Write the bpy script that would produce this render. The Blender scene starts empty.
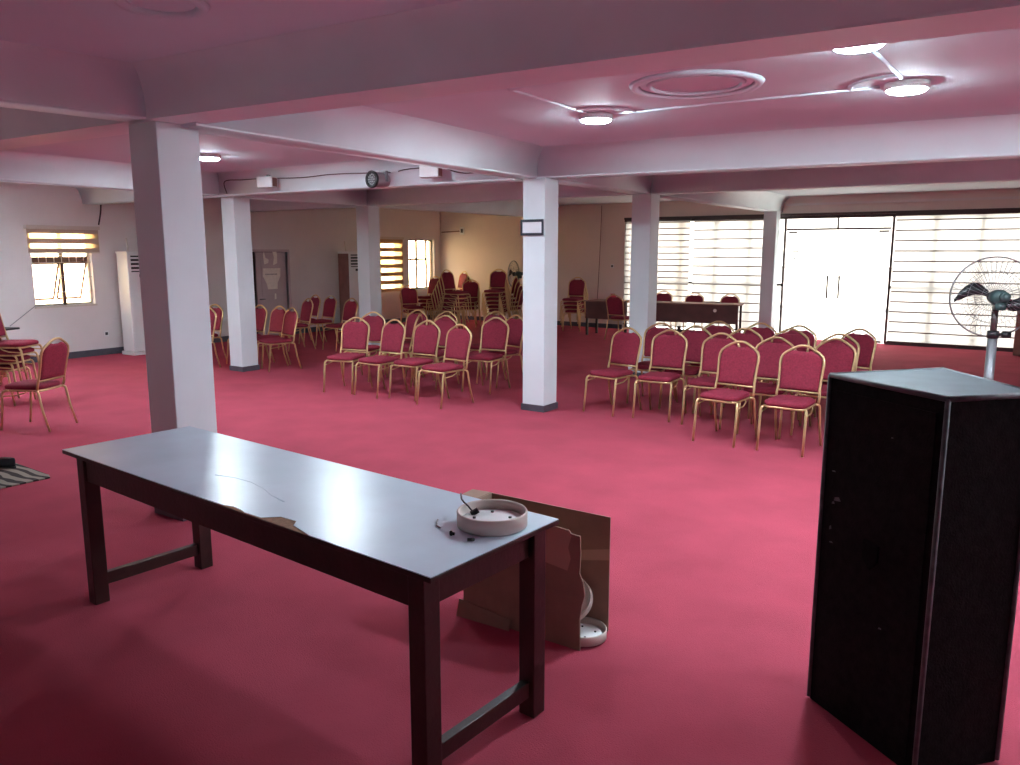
import bpy, math, random
from mathutils import Vector, Matrix
random.seed(7)
SC = bpy.context.scene
COL = SC.collection
R = math.radians

# ------------------------------------------------------------------ camera
cam_data = bpy.data.cameras.new('camera')
cam = bpy.data.objects.new('camera', cam_data); COL.objects.link(cam)
cam_data.sensor_fit = 'HORIZONTAL'; cam_data.sensor_width = 36.0
cam_data.lens = 792.67 / 1020 * 36.0
cam_data.clip_start = 0.05; cam_data.clip_end = 300
cam.location = (0, 0, 1.8)
cam.rotation_euler = (math.pi / 2 - 0.16453, 0, 0.59553)
SC.camera = cam

# ------------------------------------------------------------------ world, sun, exposure
world = bpy.data.worlds.new('sky'); SC.world = world; world.use_nodes = True
bg = world.node_tree.nodes['Background']
bg.inputs[0].default_value = (1.0, 0.985, 0.98, 1); bg.inputs[1].default_value = 4.6
sun_d = bpy.data.lights.new('sun', 'SUN'); sun_d.energy = 130.0; sun_d.angle = R(1.0); sun_d.color = (1, .95, .88)
sun = bpy.data.objects.new('sun', sun_d); COL.objects.link(sun)
sun.rotation_euler = Vector((-.75, .10, -.65)).to_track_quat('-Z', 'Y').to_euler()
LED = 430.0
SC.view_settings.view_transform = 'Standard'; SC.view_settings.look = 'None'
SC.view_settings.exposure = 0.0; SC.view_settings.gamma = 1.0
SC.view_settings.use_curve_mapping = False
SC.cycles.use_denoising = True
SC.cycles.max_bounces = 10; SC.cycles.diffuse_bounces = 6; SC.cycles.transparent_max_bounces = 24
SC.cycles.sample_clamp_indirect = 6.0; SC.cycles.caustics_reflective = False; SC.cycles.caustics_refractive = False

# ------------------------------------------------------------------ mesh builder
class MB:
    def __init__(s): s.v = []; s.f = []
    def add(s, vs, fs):
        o = len(s.v); s.v += [tuple(p) for p in vs]; s.f += [tuple(i + o for i in f) for f in fs]; return s
    def box(s, x0, x1, y0, y1, z0, z1):
        vs = [(x, y, z) for z in (z0, z1) for x, y in ((x0, y0), (x1, y0), (x1, y1), (x0, y1))]
        return s.add(vs, [(3, 2, 1, 0), (4, 5, 6, 7), (0, 1, 5, 4), (1, 2, 6, 5), (2, 3, 7, 6), (3, 0, 4, 7)])
    def prism(s, poly, z0, z1):           # poly counter-clockwise in xy
        n = len(poly)
        vs = [(x, y, z0) for x, y in poly] + [(x, y, z1) for x, y in poly]
        return s.add(vs, [tuple(range(n - 1, -1, -1)), tuple(range(n, 2 * n))] + [(i, (i + 1) % n, n + (i + 1) % n, n + i) for i in range(n)])
    def xprism(s, poly, M):               # poly in local xy extruded z 0..1 through matrix M
        n = len(poly)
        vs = [M @ Vector((x, y, 0)) for x, y in poly] + [M @ Vector((x, y, 1)) for x, y in poly]
        return s.add(vs, [tuple(range(n - 1, -1, -1)), tuple(range(n, 2 * n))] + [(i, (i + 1) % n, n + (i + 1) % n, n + i) for i in range(n)])
    def obox(s, c, size, M=None):
        M = (M or Matrix()).to_4x4(); h = [d / 2 for d in size]; o = len(s.v)
        b = MB().box(-h[0], h[0], -h[1], h[1], -h[2], h[2])
        return s.add([Vector(c) + (M @ Vector(p)) for p in b.v], b.f)
    def tube(s, path, r, n=8, closed=False, caps=True):
        P = [Vector(p) for p in path]; m = len(P); rs = r if isinstance(r, (list, tuple)) else [r] * m
        T = []
        for i in range(m):
            a = P[(i - 1) % m] if (closed or i > 0) else P[i]
            b = P[(i + 1) % m] if (closed or i < m - 1) else P[i]
            T.append((b - a).normalized())
        u = Vector((0, 0, 1)) if abs(T[0].z) < .9 else Vector((1, 0, 0))
        N = (u - T[0] * u.dot(T[0])).normalized(); vs = []
        for i in range(m):
            N = (N - T[i] * N.dot(T[i])).normalized(); B = T[i].cross(N)
            for k in range(n):
                a = 2 * math.pi * k / n
                vs.append(P[i] + (N * math.cos(a) + B * math.sin(a)) * rs[i])
        fs = []
        for i in range(m if closed else m - 1):
            j = (i + 1) % m
            for k in range(n):
                l = (k + 1) % n; fs.append((i * n + k, i * n + l, j * n + l, j * n + k))
        if caps and not closed:
            fs.append(tuple(range(n - 1, -1, -1))); fs.append(tuple((m - 1) * n + k for k in range(n)))
        return s.add(vs, fs)
    def cyl(s, p, q, r, n=16, r2=None): return s.tube([p, q], [r, r if r2 is None else r2], n)
    def lathe(s, prof, c=(0, 0, 0), n=32, M=None, closed=False):
        M = (M or Matrix()).to_4x4(); vs = []; fs = []; m = len(prof)
        for r, z in prof:
            for k in range(n):
                a = 2 * math.pi * k / n
                vs.append(Vector(c) + (M @ Vector((r * math.cos(a), r * math.sin(a), z))))
        for i in range(m if closed else m - 1):
            j = (i + 1) % m
            for k in range(n):
                l = (k + 1) % n; fs.append((i * n + k, i * n + l, j * n + l, j * n + k))
        if not closed:
            if prof[0][0] > 1e-6: fs.append(tuple(range(n - 1, -1, -1)))
            if prof[-1][0] > 1e-6: fs.append(tuple((m - 1) * n + k for k in range(n)))
        return s.add(vs, fs)
    def rings(s, loops):                  # stack of equal-length closed loops, capped
        n = len(loops[0]); vs = [p for L in loops for p in L]; fs = []
        for i in range(len(loops) - 1):
            for k in range(n):
                l = (k + 1) % n; fs.append((i * n + k, i * n + l, (i + 1) * n + l, (i + 1) * n + k))
        fs.append(tuple(range(n - 1, -1, -1))); fs.append(tuple((len(loops) - 1) * n + k for k in range(n)))
        return s.add(vs, fs)
    def build(s, name, m, parent=None, smooth=False, bevel=0, label=None):
        me = bpy.data.meshes.new(name); me.from_pydata(s.v, [], s.f); me.update()
        if smooth:
            for p in me.polygons: p.use_smooth = len(p.vertices) <= 4
        me.materials.append(m)
        o = bpy.data.objects.new(name, me); COL.objects.link(o)
        if parent: o.parent = parent
        if bevel:
            b = o.modifiers.new('bevel', 'BEVEL'); b.width = bevel; b.segments = 2; b.limit_method = 'ANGLE'
        if label: o['label'] = label
        return o

def tag(o, label, cat, group=None, kind=None):
    o['label'] = label; o['category'] = cat
    if group: o['group'] = group
    if kind: o['kind'] = kind
    return o
def thing(name, label, cat, loc=(0, 0, 0), rz=0.0, group=None):
    o = bpy.data.objects.new(name, None); COL.objects.link(o)
    o.empty_display_size = .1; o.location = loc; o.rotation_euler = (0, 0, rz)
    return tag(o, label, cat, group)
def dup(root, loc, rz, label, group=None):
    r = root.copy(); COL.objects.link(r); r.location = loc; r.rotation_euler = (0, 0, rz); r['label'] = label
    if group: r['group'] = group
    for ch in list(root.children):
        c = ch.copy(); COL.objects.link(c); c.parent = r
        for g in list(ch.children):
            d = g.copy(); COL.objects.link(d); d.parent = c
    return r
def arc(c, r, a0, a1, n, f):              # f maps (dx,dy) to a point
    return [f(c[0] + r * math.cos(R(a0 + (a1 - a0) * i / n)), c[1] + r * math.sin(R(a0 + (a1 - a0) * i / n))) for i in range(n + 1)]

# ------------------------------------------------------------------ materials
def mat(name, col, rough=.6, metal=0, noise=None, bump=None, spec=.5, coat=0):
    m = bpy.data.materials.new(name); m.use_nodes = True
    nt = m.node_tree; b = nt.nodes['Principled BSDF']
    b.inputs['Base Color'].default_value = (*col, 1); b.inputs['Roughness'].default_value = rough
    b.inputs['Metallic'].default_value = metal; b.inputs['Specular IOR Level'].default_value = spec
    if coat: b.inputs['Coat Weight'].default_value = coat; b.inputs['Coat Roughness'].default_value = .15
    tc = nt.nodes.new('ShaderNodeTexCoord')
    if noise:                              # (scale, amount, detail)
        n = nt.nodes.new('ShaderNodeTexNoise'); n.inputs['Scale'].default_value = noise[0]
        n.inputs['Detail'].default_value = noise[2] if len(noise) > 2 else 4
        nt.links.new(tc.outputs['Object'], n.inputs['Vector'])
        r = nt.nodes.new('ShaderNodeValToRGB')
        r.color_ramp.elements[0].position = .3; r.color_ramp.elements[1].position = .7
        a = noise[1]
        r.color_ramp.elements[0].color = (*[c * (1 - a) for c in col], 1)
        r.color_ramp.elements[1].color = (*[min(1, c * (1 + a)) for c in col], 1)
        nt.links.new(n.outputs['Fac'], r.inputs['Fac']); nt.links.new(r.outputs['Color'], b.inputs['Base Color'])
    if bump:                               # (scale, strength)
        n2 = nt.nodes.new('ShaderNodeTexNoise'); n2.inputs['Scale'].default_value = bump[0]; n2.inputs['Detail'].default_value = 3
        nt.links.new(tc.outputs['Object'], n2.inputs['Vector'])
        bp = nt.nodes.new('ShaderNodeBump'); bp.inputs['Strength'].default_value = bump[1]; bp.inputs['Distance'].default_value = .01
        nt.links.new(n2.outputs['Fac'], bp.inputs['Height']); nt.links.new(bp.outputs['Normal'], b.inputs['Normal'])
    return m
M = {}
M['carpet'] = mat('red_carpet', (.40, .062, .098), .95, noise=(2.2, .10, 8), bump=(160, .5), spec=.1)
M['wall'] = mat('cream_wall_paint', (.75, .71, .70), .75, noise=(1.1, .05), spec=.25)
M['peach'] = mat('peach_wall_paint', (.78, .68, .63), .75, noise=(1.1, .05), spec=.25)
M['ceiling'] = mat('ceiling_paint', (.66, .77, .83), .7, noise=(.8, .03), spec=.2)
M['white'] = mat('white_column_paint', (.72, .80, .84), .55, noise=(1.6, .05), spec=.3)
M['skirt'] = mat('dark_tile', (.07, .07, .09), .4, noise=(9, .2))
M['fabric'] = mat('maroon_fabric', (.245, .026, .050), .85, noise=(60, .18, 2), bump=(220, .3), spec=.2)
M['gold'] = mat('gold_tube', (.66, .46, .24), .40, .70, noise=(12, .08))
M['dwood'] = mat('dark_stained_wood', (.030, .010, .008), .42, noise=(7, .35, 6), bump=(40, .15))
M['lamin'] = mat('grey_laminate', (.60, .72, .83), .30, noise=(3.5, .06, 6), bump=(5, .10), spec=.6)
M['chip'] = mat('bare_chipboard', (.28, .16, .09), .8, noise=(50, .25))
M['black'] = mat('black_carpeted_box', (.009, .007, .008), .8, noise=(30, .4), bump=(120, .25), spec=.06)
M['blackp'] = mat('black_plastic', (.014, .014, .016), .4)
M['badge'] = mat('deep_black_badge', (.003, .003, .004), .7, spec=.05)
M['btop'] = mat('blue_lit_top', (.048, .070, .088), .6, noise=(6, .2), spec=.3)  # bluish lamp light on the cabinet top put into its base colour
M['edge'] = mat('edge_trim', (.075, .075, .085), .6, noise=(25, .35))
M['card'] = mat('cardboard', (.30, .19, .14), .85, noise=(9, .10), bump=(70, .1))
M['tape'] = mat('clear_tape', (.52, .36, .27), .14)
M['cream'] = mat('cream_plastic', (.62, .56, .50), .45)
M['whitep'] = mat('white_plastic', (.80, .80, .80), .4)
M['greyp'] = mat('grey_plastic', (.30, .30, .31), .45)
M['mgrey'] = mat('grey_metal', (.22, .22, .24), .4, .6)
M['green'] = mat('motor_green', (.035, .065, .065), .45, noise=(20, .2))
M['brownm'] = mat('brown_frame', (.09, .045, .03), .5)
M['dframe'] = mat('dark_frame', (.06, .035, .035), .45)
M['door'] = mat('grey_lilac_door', (.55, .46, .48), .55, noise=(2, .06))
M['dark'] = mat('passage_shade', (.04, .025, .025), .9)
M['paper'] = mat('white_paper', (.90, .88, .80), .85, noise=(20, .06))
M['concrete'] = mat('pale_concrete', (.14, .14, .137), .9, noise=(1.2, .06))
M['outwall'] = mat('outside_wall', (.80, .78, .75), .9, noise=(.8, .04))
M['ochre'] = mat('ochre_bounce_wall', (.92, .70, .42), .9, noise=(.8, .05))
M['brownw'] = mat('brown_wood', (.24, .11, .085), .6, noise=(5, .2, 6))
M['deskp'] = mat('reddish_desk_panel', (.12, .045, .04), .5, noise=(5, .2, 6))
M['redbag'] = mat('red_cloth', (.60, .05, .08), .8, noise=(12, .1))
M['shoe'] = mat('black_leather', (.02, .022, .03), .18)
M['cable'] = mat('dark_cable', (.05, .03, .035), .6)
M['silver'] = mat('silver_can', (.40, .34, .36), .35, .5)
M['lens'] = mat('led_lens', (.10, .09, .10), .15)
M['sign'] = mat('sign_board', (.78, .80, .84), .35)
M['navy'] = mat('navy_frame', (.012, .016, .035), .4)

m = bpy.data.materials.new('lamp_diffuser'); m.use_nodes = True; nt = m.node_tree
for n in list(nt.nodes):
    if n.type == 'BSDF_PRINCIPLED': nt.nodes.remove(n)
e = nt.nodes.new('ShaderNodeEmission'); e.inputs[0].default_value = (.74, .91, 1, 1); e.inputs[1].default_value = LED
nt.links.new(e.outputs[0], nt.nodes['Material Output'].inputs[0]); M['led'] = m

m = bpy.data.materials.new('window_glass'); m.use_nodes = True; nt = m.node_tree
nt.nodes.remove(nt.nodes['Principled BSDF'])
t = nt.nodes.new('ShaderNodeBsdfTransparent'); t.inputs[0].default_value = (.93, .95, .94, 1)
g = nt.nodes.new('ShaderNodeBsdfGlossy'); g.inputs['Roughness'].default_value = .02
mx = nt.nodes.new('ShaderNodeMixShader'); mx.inputs[0].default_value = .06
nt.links.new(t.outputs[0], mx.inputs[1]); nt.links.new(g.outputs[0], mx.inputs[2])
nt.links.new(mx.outputs[0], nt.nodes['Material Output'].inputs[0]); M['glass'] = m

def blind_mat(name, period, duty, sheer, opaque, clear):
    """horizontal zebra bands: a sheer band and an opaque band each period of height"""
    m = bpy.data.materials.new(name); m.use_nodes = True; nt = m.node_tree; L = nt.links
    b = nt.nodes['Principled BSDF']; b.inputs['Base Color'].default_value = (*opaque, 1); b.inputs['Roughness'].default_value = .9
    tc = nt.nodes.new('ShaderNodeTexCoord'); sp = nt.nodes.new('ShaderNodeSeparateXYZ'); L.new(tc.outputs['Object'], sp.inputs[0])
    d = nt.nodes.new('ShaderNodeMath'); d.operation = 'DIVIDE'; d.inputs[1].default_value = period; L.new(sp.outputs['Z'], d.inputs[0])
    f = nt.nodes.new('ShaderNodeMath'); f.operation = 'FRACT'; L.new(d.outputs[0], f.inputs[0])
    c = nt.nodes.new('ShaderNodeMath'); c.operation = 'LESS_THAN'; c.inputs[1].default_value = duty; L.new(f.outputs[0], c.inputs[0])
    tl = nt.nodes.new('ShaderNodeBsdfTranslucent'); tl.inputs[0].default_value = (*sheer, 1)
    tp = nt.nodes.new('ShaderNodeBsdfTransparent'); tp.inputs[0].default_value = (*[.5 + .5 * x for x in sheer], 1)
    m1 = nt.nodes.new('ShaderNodeMixShader'); m1.inputs[0].default_value = clear
    L.new(tl.outputs[0], m1.inputs[1]); L.new(tp.outputs[0], m1.inputs[2])
    t2 = nt.nodes.new('ShaderNodeBsdfTranslucent'); t2.inputs[0].default_value = (*opaque, 1)
    m0 = nt.nodes.new('ShaderNodeMixShader'); m0.inputs[0].default_value = .25
    L.new(b.outputs[0], m0.inputs[1]); L.new(t2.outputs[0], m0.inputs[2])
    m2 = nt.nodes.new('ShaderNodeMixShader'); L.new(c.outputs[0], m2.inputs[0])
    L.new(m1.outputs[0], m2.inputs[1]); L.new(m0.outputs[0], m2.inputs[2])
    L.new(m2.outputs[0], nt.nodes['Material Output'].inputs[0]); return m
M['blind_white'] = blind_mat('white_zebra_blind', .192, .11, (.74, .715, .705), (.16, .10, .09), .24)
M['blind_dense'] = blind_mat('white_zebra_blind_close', .135, .15, (.68, .64, .62), (.16, .10, .09), .22)
M['blind_warm'] = blind_mat('beige_zebra_blind', .20, .50, (1, .90, .66), (.46, .30, .17), .55)
M['blind_short'] = blind_mat('grey_beige_zebra_blind', .16, .52, (1, .88, .66), (.46, .37, .32), .55)

def rug_mat():
    m = bpy.data.materials.new('zebra_rug'); m.use_nodes = True; nt = m.node_tree; L = nt.links
    b = nt.nodes['Principled BSDF']; b.inputs['Roughness'].default_value = .95
    tc = nt.nodes.new('ShaderNodeTexCoord'); w = nt.nodes.new('ShaderNodeTexWave'); w.bands_direction = 'Y'
    w.inputs['Scale'].default_value = 3.6; w.inputs['Distortion'].default_value = 5; w.inputs['Detail'].default_value = 1.5; w.inputs['Detail Scale'].default_value = .8
    L.new(tc.outputs['Object'], w.inputs['Vector'])
    r = nt.nodes.new('ShaderNodeValToRGB'); r.color_ramp.elements[0].position = .40; r.color_ramp.elements[1].position = .52
    r.color_ramp.elements[0].color = (.022, .012, .010, 1); r.color_ramp.elements[1].color = (.25, .21, .17, 1)
    L.new(w.outputs['Fac'], r.inputs[0]); L.new(r.outputs[0], b.inputs['Base Color']); return m
M['rug'] = rug_mat()

# ------------------------------------------------------------------ room shell
XL, XR, YN, YF, ZC, ZB = -13.64, 5.5, -2.6, 16.80, 2.88, 2.58
def S(o, label, cat): return tag(o, label, cat, kind='structure')
S(MB().box(XL - .2, XR + .2, YN - .2, YF + .2, -.15, 0).build('floor', M['carpet']), 'bright red carpeted floor across the whole hall', 'floor')
S(MB().box(XL - .2, XR + .2, YN - .2, YF + .35, ZC, ZC + .25).build('ceiling', M['ceiling']), 'white plaster ceiling between the beams', 'ceiling')
S(MB().box(XR, XR + .2, YN, YF, 0, ZC).build('wall_right', M['wall']), 'plain right side wall outside the picture', 'wall')
WN = [(-12.0, -10.0)]
b = MB().box(XL, XR, YN - .2, YN, 0, .85).box(XL, XR, YN - .2, YN, 2.15, ZC)
for q in ((XL, -12.0), (-10.0, XR)): b.box(q[0], q[1], YN - .2, YN, .85, 2.15)
S(b.build('wall_near', M['wall']), 'plain wall behind the camera', 'wall')
def wall_y(x0, x1, y0, y1, holes):
    b = MB(); y = y0
    for h0, h1, z0, z1 in sorted(holes):
        b.box(x0, x1, y, h0, 0, ZC)
        if z0 > 0: b.box(x0, x1, h0, h1, 0, z0)
        b.box(x0, x1, h0, h1, z1, ZC); y = h1
    return b.box(x0, x1, y, y1, 0, ZC)
W1, W2, W3, D1 = (6.38, 7.36, .90, 2.17), (13.95, 15.18, .80, 2.06), (15.52, 16.54, .82, 2.09), (10.66, 11.58, 0, 1.78)
S(wall_y(XL - .2, XL, YN, YF + .2, [W1, W2, W3, D1]).build('wall_left', M['wall']), 'long cream left wall with windows and door', 'wall')
S(MB().box(XL, -8.2, YF, YF + .2, 0, ZC).box(-8.2, XR, YF, YF + .2, 2.50, ZC).box(.9, XR, YF, YF + .2, 0, 2.5).build('wall_far', M['peach']), 'far wall, solid on the left and glazed on the right', 'wall')
b = MB()
for y0, y1 in ((YN, 10.62), (11.62, YF)): b.box(XL, XL + .015, y0, y1, 0, .11)
S(b.build('baseboard_left', M['skirt']), 'dark tiled skirting along the left wall', 'skirting')
S(MB().box(XL + .015, -8.22, YF - .015, YF, 0, .10).build('baseboard_far', M['skirt']), 'dark tiled skirting under the far wall', 'skirting')
S(MB().box(-8.2, .9, YF - .05, YF, 2.50, 2.545).build('trim_1', M['dframe']), 'dark rail running above the far glazing', 'trim')
S(MB().box(-4.6, .9, YF - .035, YF, 2.70, 2.745).build('trim_2', M['wall']), 'plaster ledge above the glass doors', 'trim')
# beams (plan quads, extruded from ZB to ceiling)
def beam(poly, label, axis, z0=ZB, cove=.20):
    """beam with a rounded plaster cove running into the ceiling along both long sides"""
    n = len(poly)
    sg = [-1 if k < n // 2 else 1 for k in range(n)] if axis == 'u' else [-1, 1, 1, -1]
    loops = [[(x, y, z0) for x, y in poly]]
    for k in range(9):
        a = R(90 * k / 8); d = cove * (1 - math.cos(a)); hz = ZC - z0 - .012; z = ZC - hz + 1.012 * hz * math.sin(a)
        loops.append([(x, y + g * d, z) if axis == 'u' else (x + g * d, y, z) for (x, y), g in zip(poly, sg)])
    o = MB().rings(loops).build('ceiling_beam', M['white'])
    for p in o.data.polygons: p.use_smooth = abs(p.normal.z) > .05 and len(p.vertices) == 4 and p.area < 5
    S(o, label, 'beam')
def ub(xa, ya, xb, yb, w=.29): return [(xa, ya), (xb, yb), (xb, yb + w), (xa, ya + w)]
def vb(xa, ya, xb, yb, w=.29): return [(xa - w, ya), (xa, ya), (xb, yb), (xb - w, yb)]
beam([(XL, 2.62), (-4.70, 2.95), (XR, 3.63), (XR, 3.95), (-4.70, 3.265), (XL, 2.93)], 'deep near beam across the top of the picture over the nearest column', 'u', 2.60)
beam(ub(-4.80, 7.472, XR, 8.53, .29), 'white beam running right from the column with the framed notice', 'u')
beam(ub(-9.97, 7.30, -4.80, 7.472, .29), 'white beam carrying the stage light and two white floodlights', 'u')
beam(ub(XL, 7.28, -9.97, 7.30, .29), 'short beam behind the nearest column joining the left wall', 'u')
beam(ub(-4.68, 10.37, XR, 10.95, .29), 'beam right of the column beside the long desk', 'u')
beam(ub(-10.06, 10.37, -4.68, 10.37, .29), 'beam between the two farthest left columns', 'u')
beam(ub(XL, 10.37, -10.06, 10.37, .29), 'beam from the far left column to the left wall', 'u')
beam(vb(-5.40, YN, -4.70, 2.97, .20), 'beam coming towards the camera from the nearest column', 'v', 2.60)
beam(vb(-4.55, 3.19, -4.72, 7.58, .27), 'bright beam between the nearest column and the notice column', 'v')
beam(vb(-4.63, 7.78, -4.68, 10.37, .28), 'beam from the notice column to the column behind it', 'v')
beam(vb(-4.68, 10.66, -4.66, YF, .28), 'beam reaching the far glazing beside the glass doors', 'v')
beam(vb(-9.60, 2.97, -9.96, 7.29, .29), 'pale beam at left leading to the second column', 'v')
beam(vb(-9.97, 7.58, -10.06, 10.37, .29), 'beam between second column and far left column', 'v')
beam(vb(-10.06, 10.66, -10.06, YF, .29), 'beam from the far left column to the far wall', 'v')
# columns
def column(x, y, s, label, top=ZB):
    h = s / 2
    o = S(MB().box(x - h, x + h, y - h, y + h, 0, top).build('column', M['white'], bevel=.006), label, 'column')
    k = h + .012
    MB().box(x - k, x + k, y - k, y - h, 0, .075).box(x - k, x + k, y + h, y + k, 0, .075).box(x - k, x - h, y - h, y + h, 0, .075).box(x + h, x + k, y - h, y + h, 0, .075).build('skirting', M['skirt'], o, label='dark tile skirting')
column(-4.86, 3.165, .305, 'nearest square white column, behind the wooden table', 2.60)
column(-4.755, 7.625, .285, 'white column with a framed notice near its top')
column(-10.11, 7.67, .29, 'white column just right of the nearest column')
column(-10.20, 10.53, .29, 'far left white column in front of the striped blind')
column(-4.82, 10.52, .29, 'white column standing left of the long desk')
column(-4.79, 16.52, .26, 'slim column at the left edge of the glass doors')
# ceiling mouldings
def ring(cx, cy, r, w, h, n=48): return MB().lathe([(r - w, 0), (r - w * .5, -h), (r + w * .5, -h), (r + w, 0)], (cx, cy, ZC), n, closed=True)
b = ring(-2.05, 5.20, .40, .035, .022); c = ring(-2.05, 5.20, .30, .02, .016); b.add(c.v, c.f)
S(b.build('trim_3', M['ceiling'], smooth=True), 'round plaster medallion on the ceiling between the lamps', 'ceiling moulding')
b = MB()
for p, q in (((-3.15, 4.45), (-3.15, 5.72)), ((-2.99, 5.90), (-1.06, 5.95)), ((-.92, 4.72), (-.90, 5.76)), ((-3.0, 4.3), (-1.1, 4.4))):
    b.tube([(*p, ZC), (*q, ZC)], .013, 8)
for cx, cy, a0 in ((-3.15, 5.89, -90), (-.90, 5.95, 180), (-.93, 4.4, 90), (-3.15, 4.3, 0)):
    b.tube([(cx + .34 * math.cos(R(a0 + 90 * i / 10)), cy + .34 * math.sin(R(a0 + 90 * i / 10)), ZC) for i in range(11)], .015, 8)
S(b.build('trim_4', M['ceiling'], smooth=True), 'rectangular plaster moulding linking the ceiling lamps', 'ceiling moulding')
S(ring(-3.36, 2.22, .17, .03, .02).build('trim_5', M['ceiling'], smooth=True), 'small plaster rose on the dark near ceiling', 'ceiling moulding')

# ------------------------------------------------------------------ windows in the left wall
def win_frame(n, W, label):
    y0, y1, z0, z1 = W; x = XL - .13; b = MB(); w = .035
    for a, c, d, e in ((y0, y1, z0, z0 + w), (y0, y1, z1 - w, z1), (y0, y0 + w, z0 + w, z1 - w), (y1 - w, y1, z0 + w, z1 - w)): b.box(x, x + .05, a, c, d, e)
    return S(b.build('window_%d' % n, M['cream' if n == 1 else 'brownm']), label, 'window')
w = win_frame(1, W1, 'left wall window with a half raised blind and open casements')
y0, y1, z0, z1 = W1; x = XL - .13; ym = (y0 + y1) / 2 + .02
MB().box(x, x + .05, ym - .028, ym + .028, z0, z1).build('mullion', M['brownm'], w)
MB().box(x, x + .04, y0, y1, 1.615, 1.705).build('transom', M['brownm'], w)
b = MB()
for z in (1.12, 1.36): b.cyl((x + .09, y0, z), (x + .09, y1, z), .007, 6)
for i in range(1, 8):
    y = y0 + (y1 - y0) * i / 8; b.cyl((x + .09, y, 1.61), (x + .09, y, 1.73), .006, 6)
b.cyl((x + .09, y0, 1.61), (x + .09, y1, 1.61), .006, 6); b.cyl((x + .09, y0, 1.73), (x + .09, y1, 1.73), .006, 6)
b.build('burglar_bar', M['cream'], w, smooth=True)
for ya, yb in ((y0 + .04, ym - .03), (ym + .03, y1 - .04)):    # top hung sashes swung outward
    hb = MB(); L = .66; a = R(24)
    p = [Vector((x - math.sin(a) * t, yy, 1.60 - math.cos(a) * t)) for t in (0, L) for yy in (ya, yb)]
    for i, j in ((0, 1), (2, 3), (0, 2), (1, 3)): hb.tube([p[i], p[j]], .02, 4)
    sh = hb.build('casement', M['brownm'], w)
    MB().add([p[0], p[1], p[3], p[2]], [(0, 1, 2, 3)]).build('pane', M['glass'], sh)
MB().box(x + .02, x + .026, y0, y1, 1.71, z1 - .03).build('pane', M['glass'], w)
MB().box(XL - .2, XL + .02, y0 - .02, y1 + .02, z0 - .03, z0).build('window_sill', M['cream'], w)
w = win_frame(2, W2, 'left wall window fully covered by the warm striped blind')
y0, y1, z0, z1 = W2
MB().box(x, x + .05, (y0 + y1) / 2 - .025, (y0 + y1) / 2 + .025, z0, z1).build('mullion', M['brownm'], w)
MB().box(x + .02, x + .026, y0, y1, z0, z1).build('pane', M['glass'], w)
w = win_frame(3, W3, 'bare bright window in the far left corner without blind')
y0, y1, z0, z1 = W3; ym = (y0 + y1) / 2 - .10
MB().box(x, x + .05, ym - .022, ym + .022, z0, z1).box(x, x + .05, y1 - .24, y1 - .20, z0, z1).build('mullion', M['brownm'], w)
MB().box(x, x + .05, y0, y1 - .22, 1.56, 1.61).build('transom', M['brownm'], w)
MB().box(x + .02, x + .026, y0, y1, z0, z1).build('pane', M['glass'], w)
# door
y0, y1, z0, z1 = D1
d = S(MB().box(XL - .1, XL + .03, y0 - .05, y0, 0, z1 + .05).box(XL - .1, XL + .03, y1, y1 + .05, 0, z1 + .05).box(XL - .1, XL + .03, y0, y1, z1, z1 + .05).build('door_1', M['door']), 'grey lilac door in the left wall standing slightly open', 'door')
lf = MB().box(XL - .07, XL - .03, y0 + .13, y1 - .005, .01, z1 - .01)
for a, c in ((.15, .72), (.86, 1.62)): lf.box(XL - .03, XL - .022, y0 + .25, y1 - .13, a, c)
lf = lf.build('door_leaf', M['door'], d, bevel=.004)
MB().cyl((XL - .03, y0 + .19, .80), (XL + .02, y0 + .19, .80), .012, 10).cyl((XL + .02, y0 + .19, .80), (XL + .02, y0 + .29, .80), .011, 10).build('door_handle', M['mgrey'], lf, smooth=True, label='metal lever handle')
MB().box(XL - .3, XL - .2, y0 - .1, y1 + .1, 0, z1 + .1).build('shade_backing', M['dark'], d, label='dark coloured sheet standing in for the unlit passage')  # sheet coloured dark in place of the passage's shade
t = thing('paper_notice', 'white paper notice cut like a shield on the lilac door', 'notice', (XL - .02, 11.18, 1.0))
MB().xprism([(-.23, .44), (-.24, .28), (-.15, .12), (-.12, 0), (.13, 0), (.14, .13), (.22, .27), (.23, .44)], Matrix(((0, 0, .003, 0), (1, 0, 0, 0), (0, 1, 0, 0), (0, 0, 0, 1)))).build('sheet', M['paper'], t)
b = MB()
for i in range(9): b.box(.003, .0045, -.17 + .035 * i, -.15 + .035 * i, .30, .325)
b.build('print_line', M['greyp'], t, label='grey line of print')
for k, (yy, zz, pl, lab) in enumerate(((11.05, 1.52, [(-.06, 0), (.05, .03), (.06, .10), (-.02, .14), (-.05, .26), (-.08, .2)], 'left torn paper scrap above the shield notice'), (11.27, 1.50, [(-.05, 0), (.06, .04), (.07, .22), (.05, .30), (-.05, .28), (-.02, .16)], 'right torn paper scrap above the shield notice'), (11.24, .78, [(-.02, 0), (.03, .01), (.03, .12), (-.01, .13)], 'small paper scrap below the shield notice'))):
    o = MB().xprism(pl, Matrix(((0, 0, .002, XL - .02), (1, 0, 0, yy), (0, 1, 0, zz), (0, 0, 0, 1)))).build('paper_scrap', M['paper']); tag(o, lab, 'paper', 'torn paper on the lilac door')

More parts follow.
